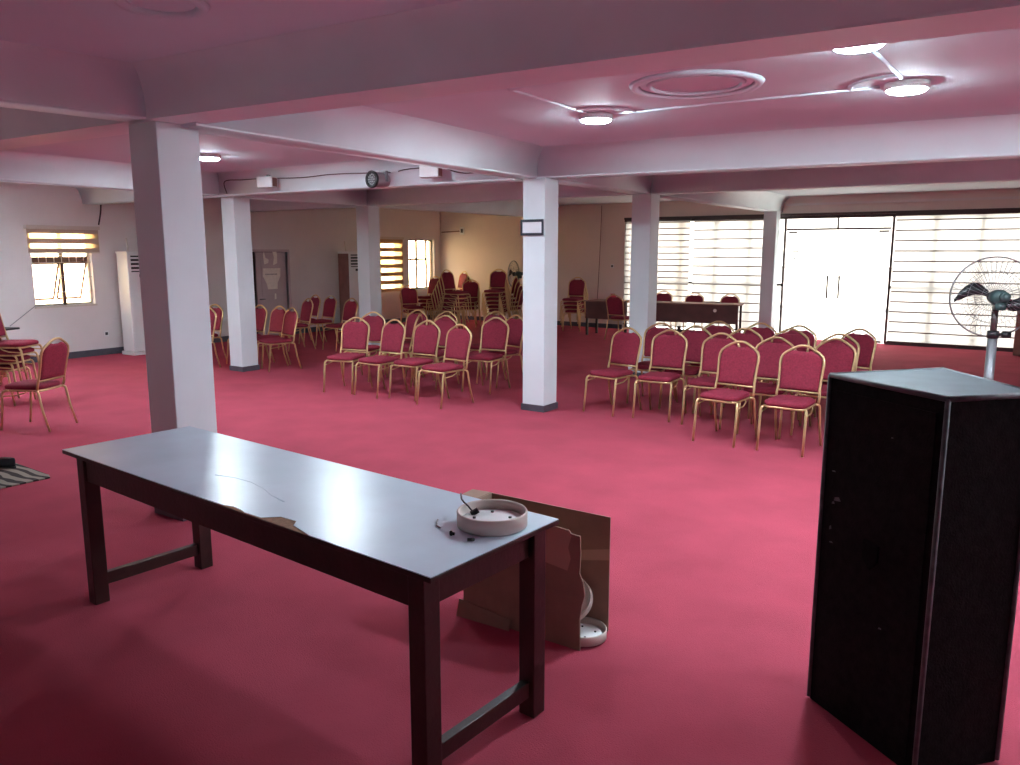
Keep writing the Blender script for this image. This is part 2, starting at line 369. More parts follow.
for k, (xa, xb) in enumerate(WN):  # unseen window added to bring daylight into the near bay
    b = MB()
    for q in ((xa, xb, .85, .90), (xa, xb, 2.10, 2.15), (xa, xa + .05, .90, 2.10), (xb - .05, xb, .90, 2.10), ((xa + xb) / 2 - .025, (xa + xb) / 2 + .025, .90, 2.10)): b.box(q[0], q[1], YN - .13, YN - .08, q[2], q[3])
    w = S(b.build('window_%d' % (5 + k), M['brownm']), 'added window in the wall behind the camera', 'window')
    MB().box(xa, xb, YN - .11, YN - .104, .9, 2.1).build('pane', M['glass'], w)
# blinds on the left wall
def side_blind(y0, y1, z0, z1, m, label, rail=.06):
    t = thing('window_blind', label, 'blind', (XL + .03, (y0 + y1) / 2, z0)); h = (y1 - y0) / 2
    MB().box(-.03, .05, -h, h, z1 - z0 - rail, z1 - z0).build('head_rail', M['cream'], t, bevel=.006, label='cream cassette at the top')
    MB().box(.012, .016, -h + .02, h - .02, .02, z1 - z0 - rail).build('fabric', m, t)
    MB().box(.002, .026, -h + .02, h - .02, 0, .022).build('bottom_rail', M['cream'], t)
    return t
side_blind(6.30, 7.50, 1.76, 2.21, M['blind_short'], 'half raised beige striped blind over the left wall window')
side_blind(13.85, 15.27, .78, 2.14, M['blind_warm'], 'warm glowing beige striped blind right of the far left column')

# ------------------------------------------------------------------ far glazing
GY = 16.86; x0g, x1g = -8.2, .9
b = MB()
for xx in (-8.16, -6.83, -6.05, -5.31, -4.60, -2.58, -1.85, -1.10, -.35, .40): wj = .022 if xx in (-4.60, -2.58) else .035; b.box(xx - wj, xx + wj, GY - .03, GY + .03, .02, 2.5)
b.box(x0g, -4.6, GY - .035, GY + .035, 0, .06); b.box(-2.58, x1g, GY - .035, GY + .035, 0, .06); b.box(x0g, x1g, GY - .035, GY + .035, 2.44, 2.5)
b.box(x0g, -4.6, GY - .03, GY + .03, 1.08, 1.13); b.box(-2.58, x1g, GY - .03, GY + .03, 1.08, 1.13)
w = S(b.build('window_4', M['dframe']), 'full height far glazing in dark frames behind the white blinds', 'window')
MB().box(x0g, -4.6, GY + .005, GY + .011, .06, 2.44).build('pane', M['glass'], w)
MB().box(-2.58, x1g, GY + .005, GY + .011, .06, 2.44).build('pane', M['glass'], w)
d = S(MB().box(-4.565, -2.615, GY - .03, GY + .03, 2.21, 2.25).box(-3.60, -3.57, GY - .03, GY + .03, 2.25, 2.44).build('door_2', M['dframe']), 'bright frameless double glass doors under a transom', 'door')
MB().box(-4.565, -2.615, GY + .005, GY + .011, 2.25, 2.44).build('transom_pane', M['glass'], d)
for s, lab in ((-1, 'left'), (1, 'right')):
    xa, xb = (-4.555, -3.60) if s < 0 else (-3.59, -2.625)
    lf = MB().box(xa, xb, GY - .006, GY + .006, .02, 2.20).build('door_leaf', M['glass'], d)
    xh = -3.71 if s < 0 else -3.49
    MB().cyl((xh, GY - .06, .86), (xh, GY - .06, 1.31), .018, 10).cyl((xh, GY - .06, .94), (xh, GY, .94), .01, 8).cyl((xh, GY - .06, 1.23), (xh, GY, 1.23), .01, 8).build('pull_handle', M['dframe'], lf, smooth=True, label='dark vertical pull bar')
    xp = (-4.53, -4.36) if s < 0 else (-2.83, -2.65)
    MB().box(xp[0], xp[1], GY - .016, GY + .016, 2.155, 2.195).build('hinge_patch', M['dframe'], lf)
    MB().box(xp[0], xp[1], GY - .016, GY + .016, .02, .06).build('hinge_patch', M['dframe'], lf)
# far blinds: thin sheets hung just inside the glass
def far_blind(x0, x1, m, label, z0=.10):
    t = thing('window_blind', label, 'blind', ((x0 + x1) / 2, YF - .02, z0)); h = (x1 - x0) / 2; z1 = 2.50 - z0
    MB().box(-h, h, -.05, .0, z1 - .05, z1).build('head_rail', M['dframe'], t, label='dark head rail')
    MB().box(-h + .01, h - .01, -.022, -.019, .02, z1 - .05).build('fabric', m, t)
    MB().box(-h + .01, h - .01, -.032, -.010, 0, .022).build('bottom_rail', M['dframe'], t)
far_blind(-8.18, -6.60, M['blind_dense'], 'white blind with close lines, leftmost on the far glazing', .12)
far_blind(-6.54, -4.95, M['blind_white'], 'white blind with wide set lines behind the long desk', .12)
far_blind(-2.54, -.30, M['blind_white'], 'white blind right of the glass doors behind the fan', .06)
far_blind(-.28, .85, M['blind_dense'], 'white blind at the right picture edge over the brown cabinet', .06)
# outside
S(MB().box(-40, 30, 17.0, 60, -.25, -.10).build('ground', M['concrete']), 'pale sunlit paving outside the glass doors', 'ground')
S(MB().box(-40, 30, 27.0, 27.3, -.10, 1.25).box(-40, 30, 30.5, 30.8, -.1, 5).build('wall_outside', M['outwall']), 'bright boundary wall seen outside through the glass doors', 'wall')
S(MB().box(-17.4, -17.1, -4, 26, -.25, 3.4).build('bounce_wall', M['ochre']), 'added ochre wall bouncing warm sun into the left windows', 'wall')  # unseen wall added to reflect warm sunlight through the left windows
S(MB().box(-17.1, XL - .21, -4, 17.0, -.25, -.12).build('path', M['concrete']), 'pale path outside the left windows', 'path')

S(MB().box(-40, 30, 26.85, 27.0, -.10, .03).build('kerb', M['mgrey']), 'grey kerb at the foot of the outside wall', 'kerb')
S(MB().box(-40, 30, 26.95, 27.35, 1.25, 1.30).build('coping', M['mgrey']), 'grey coping line on the outside wall', 'coping')
t = thing('door_sticker', 'faint grey printed sticker on the left glass door', 'sticker', (-4.25, GY - .0085, 1.72))
for q in ((-.21, .06, .13, .15), (.08, .26, .12, .14), (-.20, -.05, .06, .085), (-.19, -.06, .03, .05)): MB().box(q[0], q[1], -.002, 0, q[2], q[3]).build('print_line', M['greyp'], t)
MB().xprism([(-.16, -.06), (-.10, -.06), (-.13, -.12)], Matrix(((1, 0, 0, 0), (0, 0, .002, -.002), (0, 1, 0, 0), (0, 0, 0, 1)))).build('mark', M['greyp'], t)
# ------------------------------------------------------------------ ceiling lamps
def lamp(x, y, label):
    t = thing('ceiling_lamp', label, 'lamp', (x, y, ZC), 0, 'round ceiling lamps')
    MB().lathe([(.135, 0), (.135, -.040), (.130, -.044), (.122, -.044), (.118, -.038), (.118, 0)], (0, 0, 0), 32).build('housing', M['whitep'], t, smooth=True, label='white ring housing')
    MB().lathe([(.117, -.040), (.119, -.047), (.110, -.055), (.09, -.061), (.05, -.065), (.0, -.066)], (0, 0, 0), 32).build('diffuser', M['led'], t, smooth=True, label='glowing white diffuser')
lamp(-3.15, 5.88, 'glowing round ceiling lamp left of the plaster medallion')
lamp(-.895, 5.94, 'glowing round ceiling lamp, rightmost, above the far blinds')
lamp(-.93, 4.55, 'glowing round ceiling lamp half hidden by the near beam at top right')
lamp(-8.06, 5.78, 'glowing round ceiling lamp just right of the nearest column')
# unseen lamps added to brighten this part of the hall
lamp(-6.10, 5.78, 'added ceiling lamp hidden behind the bright beam, left bay')
lamp(1.50, 5.94, 'added ceiling lamp in the next bay to the right, farther one')
lamp(1.50, 4.55, 'added ceiling lamp in the next bay to the right, nearer one')
lamp(3.90, 5.94, 'added ceiling lamp far to the right outside the picture, farther one')
lamp(3.90, 4.55, 'added ceiling lamp far to the right outside the picture, nearer one')
lamp(-11.6, 4.5, 'added ceiling lamp near the left wall outside the picture, farther one')
lamp(-11.2, 3.6, 'added ceiling lamp near the left wall outside the picture, nearer one')

# ------------------------------------------------------------------ banquet chairs
def sq_loop(hx0, hx1, y0, y1, z, n=6, rr=.07):
    """rounded trapezoid loop: half width hx0 at y0 (front), hx1 at y1 (back)"""
    P = []
    for (cx, cy, a0) in ((hx1 - rr, y1 - rr, 0), (-hx1 + rr, y1 - rr, 90), (-hx0 + rr, y0 + rr, 180), (hx0 - rr, y0 + rr, 270)):
        for i in range(n + 1):
            a = R(a0 + 90 * i / n); P.append((cx + rr * math.cos(a), cy + rr * math.sin(a), z))
    return P
def backpt(x, z, off=0):                  # point on the reclined back plane
    return (x, .185 + (z - .44) * .235 + off, z)
def make_chair(label, group):
    t = thing('banquet_chair', label, 'chair', group=group)
    def lp(z, k): return sq_loop(.190 * k, .180 * k, -.215 * k - .0, .195 * k, z, rr=.07 * k)
    MB().rings([lp(.418, .93), lp(.423, .985), lp(.436, 1.0), lp(.448, 1.0), lp(.460, .965), lp(.469, .86), lp(.475, .6), lp(.477, .25)]).build('seat', M['fabric'], t, smooth=True)
    half = [(.0, .872), (.045, .870), (.075, .882), (.110, .868), (.158, .838), (.180, .800), (.185, .74), (.181, .65), (.174, .535), (.166, .520)]
    out = half[1:] ; out = [(-x, z) for x, z in reversed(out)] + [half[0]] + out
    def bl(k, off):
        cx, cz = 0, .70
        return [backpt(cx + (x - cx) * k, cz + (z - cz) * k, off) for x, z in out]
    MB().rings([bl(.80, -.026), bl(.93, -.022), bl(1, -.010), bl(1, .006), bl(.94, .014), bl(.8, .016)]).build('backrest', M['fabric'], t, smooth=True)
    sh = [(.196, .418), (.197, .48), (.190, .545), (.194, .66), (.200, .76), (.197, .80), (.184, .832), (.150, .862), (.10, .893), (.055, .916), (.03, .923), (0, .925)]
    path = [backpt(-x, z, 0) for x, z in sh] + [backpt(x, z, 0) for x, z in reversed(sh[:-1])]
    MB().tube(path, .0125, 8).build('back_frame', M['gold'], t, smooth=True, label='gold tubular arched back frame')
    MB().tube([backpt(-.19, .506), backpt(.19, .506)], .010, 8).build('back_rail', M['gold'], t, smooth=True, label='gold bar under the backrest')
    MB().tube([(x, y, .408) for x, y, z in sq_loop(.175, .170, -.20, .19, 0, 4, .05)], .011, 8, closed=True).build('seat_frame', M['gold'], t, smooth=True, label='gold tube frame under the seat')
    for s in (-1, 1):
        MB().tube([(s * .172, -.140, .408), (s * .192, -.178, .404), (s * .201, -.194, .394), (s * .203, -.205, .375), (s * .204, -.222, .20), (s * .205, -.250, .0)], [.0125, .0125, .0125, .0125, .012, .011], 8).build('leg', M['gold'], t, smooth=True, label='gold front leg')
        MB().tube([(s * .168, .150, .408), (s * .190, .180, .404), (s * .201, .192, .394), (s * .203, .199, .375), (s * .205, .229, .20), (s * .208, .287, .0)], [.0125, .0125, .0125, .0125, .012, .011], 8).build('leg', M['gold'], t, smooth=True, label='gold rear leg')
        MB().tube([(s * .203, -.207, .350), (s * .203, -.06, .362), (s * .190, .02, .384), (s * .174, .06, .404)], .007, 6).build('stretcher', M['gold'], t, smooth=True, label='thin gold side brace')
    return t
CH = []
def chair(x, y, deg, label, group, z=0.0):
    if not CH:
        o = make_chair(label, group); CH.append(o); o.location = (x, y, z); o.rotation_euler = (0, 0, R(deg)); return o
    return dup(CH[0], (x, y, z), R(deg), label, group)
def by_crown(x, y, deg, label, group, z=0.0):        # x, y of the crown of the back
    a = R(deg); chair(x + .297 * math.sin(a), y - .297 * math.cos(a), deg, label, group, z)
GM = 'red chairs in rows left of the notice column'
for x, y, dg, lab in (
    (-7.59, 7.57, 16, 'gold framed red chair at the left end of the front row, left block'),
    (-6.94, 7.61, -3, 'second red chair from the left in the front row of the left block'),
    (-6.48, 7.72, 2, 'third red chair from the left in the front row of the left block'),
    (-5.83, 7.55, -7, 'red chair nearest the notice column in the front row of the left block'),
    (-8.06, 8.38, 14, 'red chair peeking out behind the left end chair of the left block'),
    (-7.24, 8.45, -62, 'red chair turned sideways behind the second front chair, left block'),
    (-6.82, 8.50, 4, 'red chair standing behind the gap between third and fourth front chairs'),
    (-6.045, 8.60, 6, 'red chair of the second row beside the notice column, left block'),
    (-7.80, 9.06, 0, 'red chair of the third row behind the sideways chair'),
    (-7.27, 9.10, 2, 'red chair of the third row, only its crown showing mid block'),
    (-6.06, 9.10, -14, 'red chair of the third row with a leg showing beside the notice column'),
    (-6.68, 9.50, 0, 'rearmost red chair of the left block, crown above the second row')):
    by_crown(x, y, dg, lab, GM)
GR = 'red chairs in rows right of the notice column'
for x, y, dg, lab in (
    (-3.97, 8.29, -10, 'gold framed red chair just right of the notice column, legs clear'),
    (-3.47, 8.33, 3, 'red chair second from the left in the front of the right block'),
    (-2.87, 8.30, 0, 'red chair third from the left, half behind a nearer chair, right block'),
    (-2.455, 7.65, -5, 'nearest but one red chair of the right block, left of the nearest'),
    (-1.855, 7.64, -3, 'nearest red chair of the right block, beside the black speaker'),
    (-3.90, 9.06, 4, 'red chair in second row behind the two leftmost chairs, right block'),
    (-3.40, 8.93, 0, 'red chair of the second row between second and third front chairs'),
    (-2.83, 8.97, 4, 'red chair of the second row behind the third front chair'),
    (-2.27, 8.22, 2, 'red chair seen between the two nearest chairs of the right block'),
    (-1.73, 8.42, -6, 'red chair right behind the nearest chair of the right block'),
    (-1.80, 8.93, -3, 'red chair close behind another, its crown doubling it, right block'),
    (-3.40, 9.70, 0, 'red chair of the rear row in front of the long desk middle'),
    (-2.89, 9.74, 3, 'red chair of the rear row in front of the long desk right end'),
    (-2.385, 9.20, 6, 'red chair of the third row left of the glass doors'),
    (-2.41, 9.66, 0, 'red chair of the rear row in front of the left door edge'),
    (-1.735, 9.63, -16, 'red chair at the right end of the rear row before the glass doors')):
    by_crown(x, y, dg, lab, GR)
GL = 'red chairs behind the second column by the lilac door'
for x, y, dg, lab in (
    (-11.37, 8.12, 6, 'red chair half hidden left of the second column, farther one'),
    (-10.85, 7.62, 4, 'red chair half hidden left of the second column, nearer one'),
    (-10.66, 8.46, -2, 'red chair cut by the right edge of the second column'),
    (-10.20, 8.48, -3, 'red chair middle of three right of the second column'),
    (-9.72, 8.32, -12, 'red chair rightmost of three right of the second column'),
    (-11.40, 10.15, -14, 'red chair of the back pair below the lilac door, nearer'),
    (-12.20, 11.05, -10, 'red chair of the back pair below the lilac door, farther'),
    (-11.72, 11.02, -8, 'red chair left of the far left column by the second air conditioner'),
    (-10.75, 10.62, -8, 'red chair touching the left side of the far left column')):
    by_crown(x, y, dg, lab, GL)
ORD = ('bottom', 'second', 'third', 'fourth', 'fifth', 'topmost')
def stack(x, y, deg, n, where, group, lean=.060):
    a = R(deg); q = .014 * (n - 1); x -= q * math.sin(a); y += q * math.cos(a)
    for k in range(n):
        nm = 'topmost' if k == n - 1 else ORD[k]
        chair(x + lean * k * math.sin(a), y - lean * k * math.cos(a), deg, '%s red chair of the stack %s' % (nm, where), group, .092 * k)
stack(-12.15, 14.60, -6, 4, 'below the far corner window, left one', 'chairs stacked under the bare window')
stack(-12.15, 15.75, -22, 5, 'below the far corner window, right one', 'chairs stacked under the bare window')
stack(-12.0, 13.75, 62, 2, 'low beside the window stacks', 'low chairs stacked before the bare window')
stack(-10.98, 13.80, 88, 6, 'with seat layers showing, far corner', 'layered chair stack in the far corner')
stack(-11.55, 15.30, 24, 3, 'behind the layered stack in the far corner', 'chairs stacked behind the layered stack')
stack(-10.50, 15.00, 14, 6, 'left of the far fan, broad back showing', 'chairs stacked left of the far fan')
stack(-10.70, 15.78, -70, 4, 'behind the one left of the far fan', 'chairs stacked behind the broad backed stack')
stack(-8.95, 15.85, 8, 4, 'against the far wall left of the small desk', 'chairs stacked by the small desk')
stack(-10.25, 4.37, 124, 4, 'at the left picture edge', 'chairs stacked at the left picture edge')
chair(-8.57, 3.915, -63, 'lone red chair seen from behind beside the stack at the left edge', 'chair at the left edge')
for x, y, dg, lab in ((-7.05, 16.46, 4, 'dark red chair behind the long desk, half hidden by the column'), (-6.22, 16.18, 0, 'dark red chair behind the middle of the long desk'), (-5.45, 16.18, -3, 'dark red chair behind the right part of the long desk')):
    by_crown(x, y, dg, lab, 'chairs behind the long desk')
by_crown(-7.30, 14.52, 174, 'dark red chair seen from behind at the small desk', 'chair at the small desk')

# ------------------------------------------------------------------ wooden table with laminate top
t = thing('wooden_table', 'long dark wooden table with a chipped grey laminate top, in front', 'table', (-2.78, 2.23, 0), R(-4.15))
L, Wd, H = 2.60, .70, .80
top = MB().box(-L / 2, L / 2, -Wd / 2, Wd / 2, H - .022, H - .003).build('tabletop', M['dwood'], t, bevel=.003)
hx, hy = L / 2 - .002, Wd / 2 - .002
notch = [(-hx, -hy), (-.5, -hy), (.05, -hy + .003), (.15, -hy + .004), (.20, -hy + .018), (.26, -hy + .014), (.30, -hy + .004), (.40, -hy + .008), (.45, -hy + .060), (.54, -hy + .066), (.57, -hy + .030), (.66, -hy + .010), (.70, -hy), (hx, -hy), (hx, hy), (-hx, hy)]
MB().prism(notch, H - .003, H).build('laminate_sheet', M['lamin'], top, label='grey glossy laminate sheet, chipped at the front edge')
MB().box(.12, .69, -hy, -hy + .07, H - .0032, H - .0018).build('bare_patch', M['chip'], top, label='bare brown board where the laminate broke off')
b = MB(); cr = [(-.26, -.125), (-.15, -.095), (-.03, -.09), (.10, -.115), (.20, -.15), (.31, -.17)]
b.tube([(x, y, H - .0062) for x, y in cr], .0085, 6); b.build('laminate_blister', M['lamin'], top, smooth=True, label='raised wrinkle in the laminate')
lx0, lx1, ly = -L / 2 + .15, L / 2 - .085, Wd / 2 - .055
for x in (lx0, lx1):
    for y in (-ly, ly): MB().box(x - .037, x + .037, y - .037, y + .037, 0, H - .022).build('leg', M['dwood'], t, bevel=.004)
for y in (-ly - .012, ly + .012): MB().box(lx0 + .04, lx1 - .04, y - .012, y + .012, H - .142, H - .022).build('apron', M['dwood'], t)
for x in (lx0, lx1): MB().box(x - .012, x + .012, -ly + .04, ly - .04, H - .142, H - .022).build('apron', M['dwood'], t)
for x in (lx0, lx1): MB().box(x - .018, x + .018, -ly + .04, ly - .04, .085, .150).build('stretcher', M['dwood'], t, bevel=.003)

def round_unit(name, label, cat, loc, rot=None, group=None, wire=False):
    t = thing(name, label, cat, loc, 0, group)
    if rot: t.rotation_euler = rot
    MB().lathe([(.122, .0), (.130, .004), (.131, .054), (.128, .058), (.124, .058), (.121, .052), (.121, .020), (.10, .020)], (0, 0, 0), 40).build('rim', M['cream'], t, smooth=True, label='cream plastic rim')
    o = MB().lathe([(0, .0), (.121, .0), (.119, .022), (.096, .026), (0, .027)], (0, 0, 0), 40).build('base_plate', M['whitep'], t, smooth=True, label='white recessed plate')
    for i in range(4):
        a = R(35 + 90 * i)
        MB().cyl((.066 * math.cos(a), .066 * math.sin(a), .026), (.066 * math.cos(a), .066 * math.sin(a), .032), .006, 8).build('screw', M['blackp'], o)
    if wire:
        MB().tube([(-.085, .0, .03), (-.11, .0, .052), (-.135, .005, .062), (-.165, .03, .062), (-.195, .065, .070)], .0035, 6).build('wire', M['cable'], t, smooth=True, label='dark wire end')
        MB().cyl((-.09, -.008, .027), (-.07, .008, .042), .011, 8).build('terminal', M['blackp'], t)
    return t
round_unit('lamp_housing', 'round cream lamp housing lying open side up on the table', 'lamp housing', (-1.627, 2.284, .8012), None, None, True)
o = MB().tube([(-1.678, 2.106, .806), (-1.685, 2.112, .814), (-1.690, 2.115, .808), (-1.675, 2.120, .806)], .006, 6).build('wall_plug', M['blackp']); tag(o, 'tiny black plastic bit beside the lamp housing, left one', 'screw anchor')
o = MB().tube([(-1.600, 2.097, .808), (-1.585, 2.106, .808), (-1.577, 2.102, .812)], .006, 6).build('wall_plug', M['blackp']); tag(o, 'tiny black plastic bit in front of the lamp housing, right one', 'screw anchor')
o = MB().tube([(-1.764, 2.149, .803), (-1.788, 2.159, .804), (-1.812, 2.187, .804), (-1.827, 2.212, .803)], .003, 6).build('loose_wire', M['greyp']); tag(o, 'thin grey loose wire on the tabletop left of the lamp housing', 'wire')

# ------------------------------------------------------------------ cardboard carton
t = thing('cardboard_box', 'open torn brown cardboard box standing behind the table end', 'box', (-1.95, 3.08, 0))
th = .006
MB().box(-.34, .345, .125, .125 + th, 0, .57).build('side_panel', M['card'], t)
fr = [(-.34, 0), (.325, 0), (.322, .15), (.330, .22), (.345, .27), (.338, .33), (.318, .37), (.322, .46), (.318, .545), (.27, .548), (.262, .562), (.12, .570), (-.34, .57)]
MB().xprism(fr, Matrix(((1, 0, 0, 0), (0, 0, th, -.115), (0, 1, 0, 0), (0, 0, 0, 1)))).build('side_panel', M['card'], t, label='front cardboard panel with a ragged torn edge')
MB().box(-.34, -.334, -.109, .125, 0, .57).build('end_panel', M['card'], t)
MB().add([(.02, -.1155, .40), (.255, -.1155, .37), (.272, -.1155, .43), (.258, -.1155, .48), (.275, -.1155, .54), (.262, -.1155, .562), (.12, -.1155, .570), (.02, -.1155, .57)], [(0, 1, 2, 3, 4, 5, 6, 7)]).build('tape_strip', M['tape'], t, label='paler torn strip along the top of the front panel')
MB().box(-.334, .315, -.109, .125, 0, .005).build('bottom_panel', M['card'], t)
MB().add([(-.34, -.10, .57), (-.34, .125, .57), (-.41, .06, .59), (-.40, -.08, .59), (-.34, -.10, .574), (-.34, .125, .574), (-.41, .06, .594), (-.40, -.08, .594)], [(0, 1, 2, 3), (7, 6, 5, 4), (0, 4, 5, 1), (1, 5, 6, 2), (2, 6, 7, 3), (3, 7, 4, 0)]).build('flap', M['card'], t, label='pale flap opened to the left')
MB().add([(-.36, -.145, .0), (-.05, -.135, .0), (-.05, -.119, .05), (-.36, -.119, .08), (-.36, -.151, .0), (-.05, -.141, .0), (-.05, -.125, .05), (-.36, -.125, .08)], [(0, 1, 2, 3), (7, 6, 5, 4), (0, 4, 5, 1), (1, 5, 6, 2), (2, 6, 7, 3), (3, 7, 4, 0)]).build('flap', M['card'], t, label='low flap resting on the carpet')
MB().add([(.12, .1235, .31), (.345, .1235, .36), (.345, .1235, .415), (.12, .1235, .36)], [(0, 1, 2, 3)]).build('tape_strip', M['tape'], t, label='shiny clear tape strip')
o = round_unit('lamp_housing', 'round white lamp housing lying on the carpet at the box mouth', 'lamp housing', (-1.672, 3.086, .006), None, 'lamp housings in the box'); o.scale = (.83, .83, .83)
o = round_unit('lamp_housing', 'round white lamp housing leaning inside the torn cardboard box', 'lamp housing', (-1.765, 3.13, .150), (R(52), R(12), 0), 'lamp housings in the box'); o.scale = (.83, .83, .83)

# ------------------------------------------------------------------ big black speaker
t = thing('loudspeaker', 'tall black scuffed loudspeaker cabinet in the right foreground', 'loudspeaker', (-.345, 3.19, 0))
A, B_, C_, D_ = [(x + .345, y - 3.19) for x, y in ((-.662, 3.150), (-.236, 2.835), (-.005, 3.10), (-.325, 3.545))]
poly = [A, B_, C_, D_]; H = 1.342
MB().prism(poly, 0.0, H - .012).build('cabinet', M['black'], t, bevel=.008)
def inset(P, k):
    cx = sum(p[0] for p in P) / 4; cy = sum(p[1] for p in P) / 4
    return [(cx + (x - cx) * k, cy + (y - cy) * k) for x, y in P]
MB().prism(inset(poly, .96), H - .012, H - .002).build('top_panel', M['btop'], t, label='top panel with bluish lamp light put into its colour')
b = MB()
for i in range(4):
    p, q = poly[i], poly[(i + 1) % 4]; b.tube([(*p, H - .008), (*q, H - .008)], .010, 6)
b.build('edge_trim', M['edge'], t, smooth=True, label='worn grey edge trim round the top')
for i in (0, 1, 2, 3):
    MB().tube([(*poly[i], .012), (*poly[i], H - .008)], .009, 6).build('edge_trim', M['edge'], t, smooth=True)
# grille on the left-facing front
e = Vector((B_[0] - A[0], B_[1] - A[1], 0)); Lf = e.length; e.normalize(); nrm = Vector((e.y, -e.x, 0))
Mg = Matrix(((e.x, 0, nrm.x * .006, A[0]), (e.y, 0, nrm.y * .006, A[1]), (0, 1, 0, 0), (0, 0, 0, 1)))
MB().xprism([(.035, .05), (Lf - .035, .05), (Lf - .035, H - .06), (.035, H - .06)], Mg).build('grille', M['black'], t)
Mb = Mg.copy(); Mb[0][2] *= 2; Mb[1][2] *= 2
MB().xprism([(.235, .70), (.27, .66), (.305, .70), (.305, .76), (.235, .765)], Mb).build('badge', M['badge'], t, label='small deep black badge on the grille')
b = MB()
for (u, z, w, h) in ((.05, .97, .02, .006), (.07, .86, .035, .02), (.06, .845, .015, .012), (.055, .74, .012, .02), (.06, .69, .02, .008), (.32, 1.16, .01, .005), (.33, .46, .015, .008)):
    b.xprism([(u, z), (u + w, z + h * .3), (u + w * .7, z + h), (u + w * .1, z + h * .7)], Matrix(((e.x, 0, nrm.x * .0066, A[0]), (e.y, 0, nrm.y * .0066, A[1]), (0, 1, 0, 0), (0, 0, 0, 1))))
b.build('scuff', M['edge'], t, label='pale scuff marks')

# ------------------------------------------------------------------ pedestal fans
def make_fan(label, loc, rz, zc, r):
    t = thing('pedestal_fan', label, 'fan', loc, rz, 'black pedestal fans')
    MB().lathe([(0, .0), (.24, .0), (.24, .02), (.20, .035), (.05, .06), (.045, .09), (0, .09)], (0, .0, 0), 32).build('base', M['blackp'], t, smooth=True)
    MB().cyl((0, 0, .06), (0, 0, zc - .30), .038, 14).build('pole', M['mgrey'], t, smooth=True, label='grey lower pole')
    MB().cyl((0, 0, zc - .32), (0, 0, zc - .08), .026, 12).build('upper_pole', M['dframe'], t, smooth=True, label='thinner dark upper pole')
    MB().lathe([(0, 0), (.045, 0), (.045, .06), (0, .06)], (0, 0, zc - .34), 16).cyl((0, 0, zc - .31), (.09, 0, zc - .31), .014, 8).lathe([(0, -.03), (.03, -.03), (.03, .03), (0, .03)], (.10, 0, zc - .31), 12, Matrix.Rotation(R(90), 3, 'Y')).build('collar', M['blackp'], t, smooth=True)
    Mx = Matrix.Rotation(R(90), 3, 'X')
    MB().lathe([(0, .0), (.05, .0), (.066, .03), (.068, .11), (.055, .14), (0, .145)], (0, .02, zc), 24, Mx).lathe([(0, 0), (.04, 0), (.04, .03), (0, .03)], (.02, -.12, zc + .01), 16, Mx).obox((0, -.08, zc - .07), (.07, .1, .06)).build('motor', M['green'], t, smooth=True, label='dark green motor housing')
    MB().lathe([(0, -.03), (.05, -.03), (.055, .0), (.03, .04), (0, .045)], (0, .06, zc), 20, Mx).build('hub', M['blackp'], t, smooth=True)
    for s in (0, 1):
        rows = []; n = 14; sg = -1 if s == 0 else 1
        for i in range(n + 1):
            u = i / n; cx = sg * (.04 + (r * .90 - .04) * u); cz = -sg * (.015 + .075 * math.sin(math.pi * min(1, u * .95 + .05)) - .05 * u)
            wd = (.026 + .030 * math.sin(math.pi * min(1, u * .9 + .1))) * (1 if u < .92 else .6); tw = R(34 - 16 * u)
            for q in (-1, 1):
                for th in (-.002, .002):
                    rows.append((cx, .07 + q * wd * math.sin(tw) + th, zc + cz + q * wd * math.cos(tw)))
        f = []
        for i in range(n):
            o = i * 4
            for a_, b_ in ((0, 1), (1, 3), (3, 2), (2, 0)): f.append((o + a_, o + b_, o + 4 + b_, o + 4 + a_))
        f += [(0, 1, 3, 2), (n * 4 + 2, n * 4 + 3, n * 4 + 1, n * 4)]
        MB().add(rows, f).build('blade', M['blackp'], t, smooth=True, label='curved black blade')
    g = MB()
    for yy, rr in ((.07, r), (.085, r)): g.tube([(rr * math.cos(a), yy, zc + rr * math.sin(a)) for a in [2 * math.pi * i / 48 for i in range(48)]], .006, 6, closed=True)
    for side in (-1, 1):
        for rr in (.12, .22): 
            k = rr / r; yy = .077 + side * (.010 + .085 * math.sqrt(max(0, 1 - k ** 2)))
            g.tube([(rr * math.cos(a), yy, zc + rr * math.sin(a)) for a in [2 * math.pi * i / 32 for i in range(32)]], .0020, 4, closed=True)
        for i in range(44):
            a = 2 * math.pi * i / 44 + .03 * side; sw = .22 * side; P = []
            for k in (.16, .4, .65, .85, 1.0):
                P.append((r * k * math.cos(a + sw * k), .077 + side * (.010 + .085 * math.sqrt(max(0, 1 - k ** 2))), zc + r * k * math.sin(a + sw * k)))
            g.tube(P, .0017, 4, caps=False)
    g.build('guard', M['mgrey'], t, smooth=True, label='round wire guard')
    return t
make_fan('black pedestal fan before the right blinds, behind the black speaker', (-.365, 7.8, 0), R(20), 1.415, .335)
make_fan('far pedestal fan beside the notice column by the far wall', (-10.92, 16.40, 0), R(100), 1.235, .325)

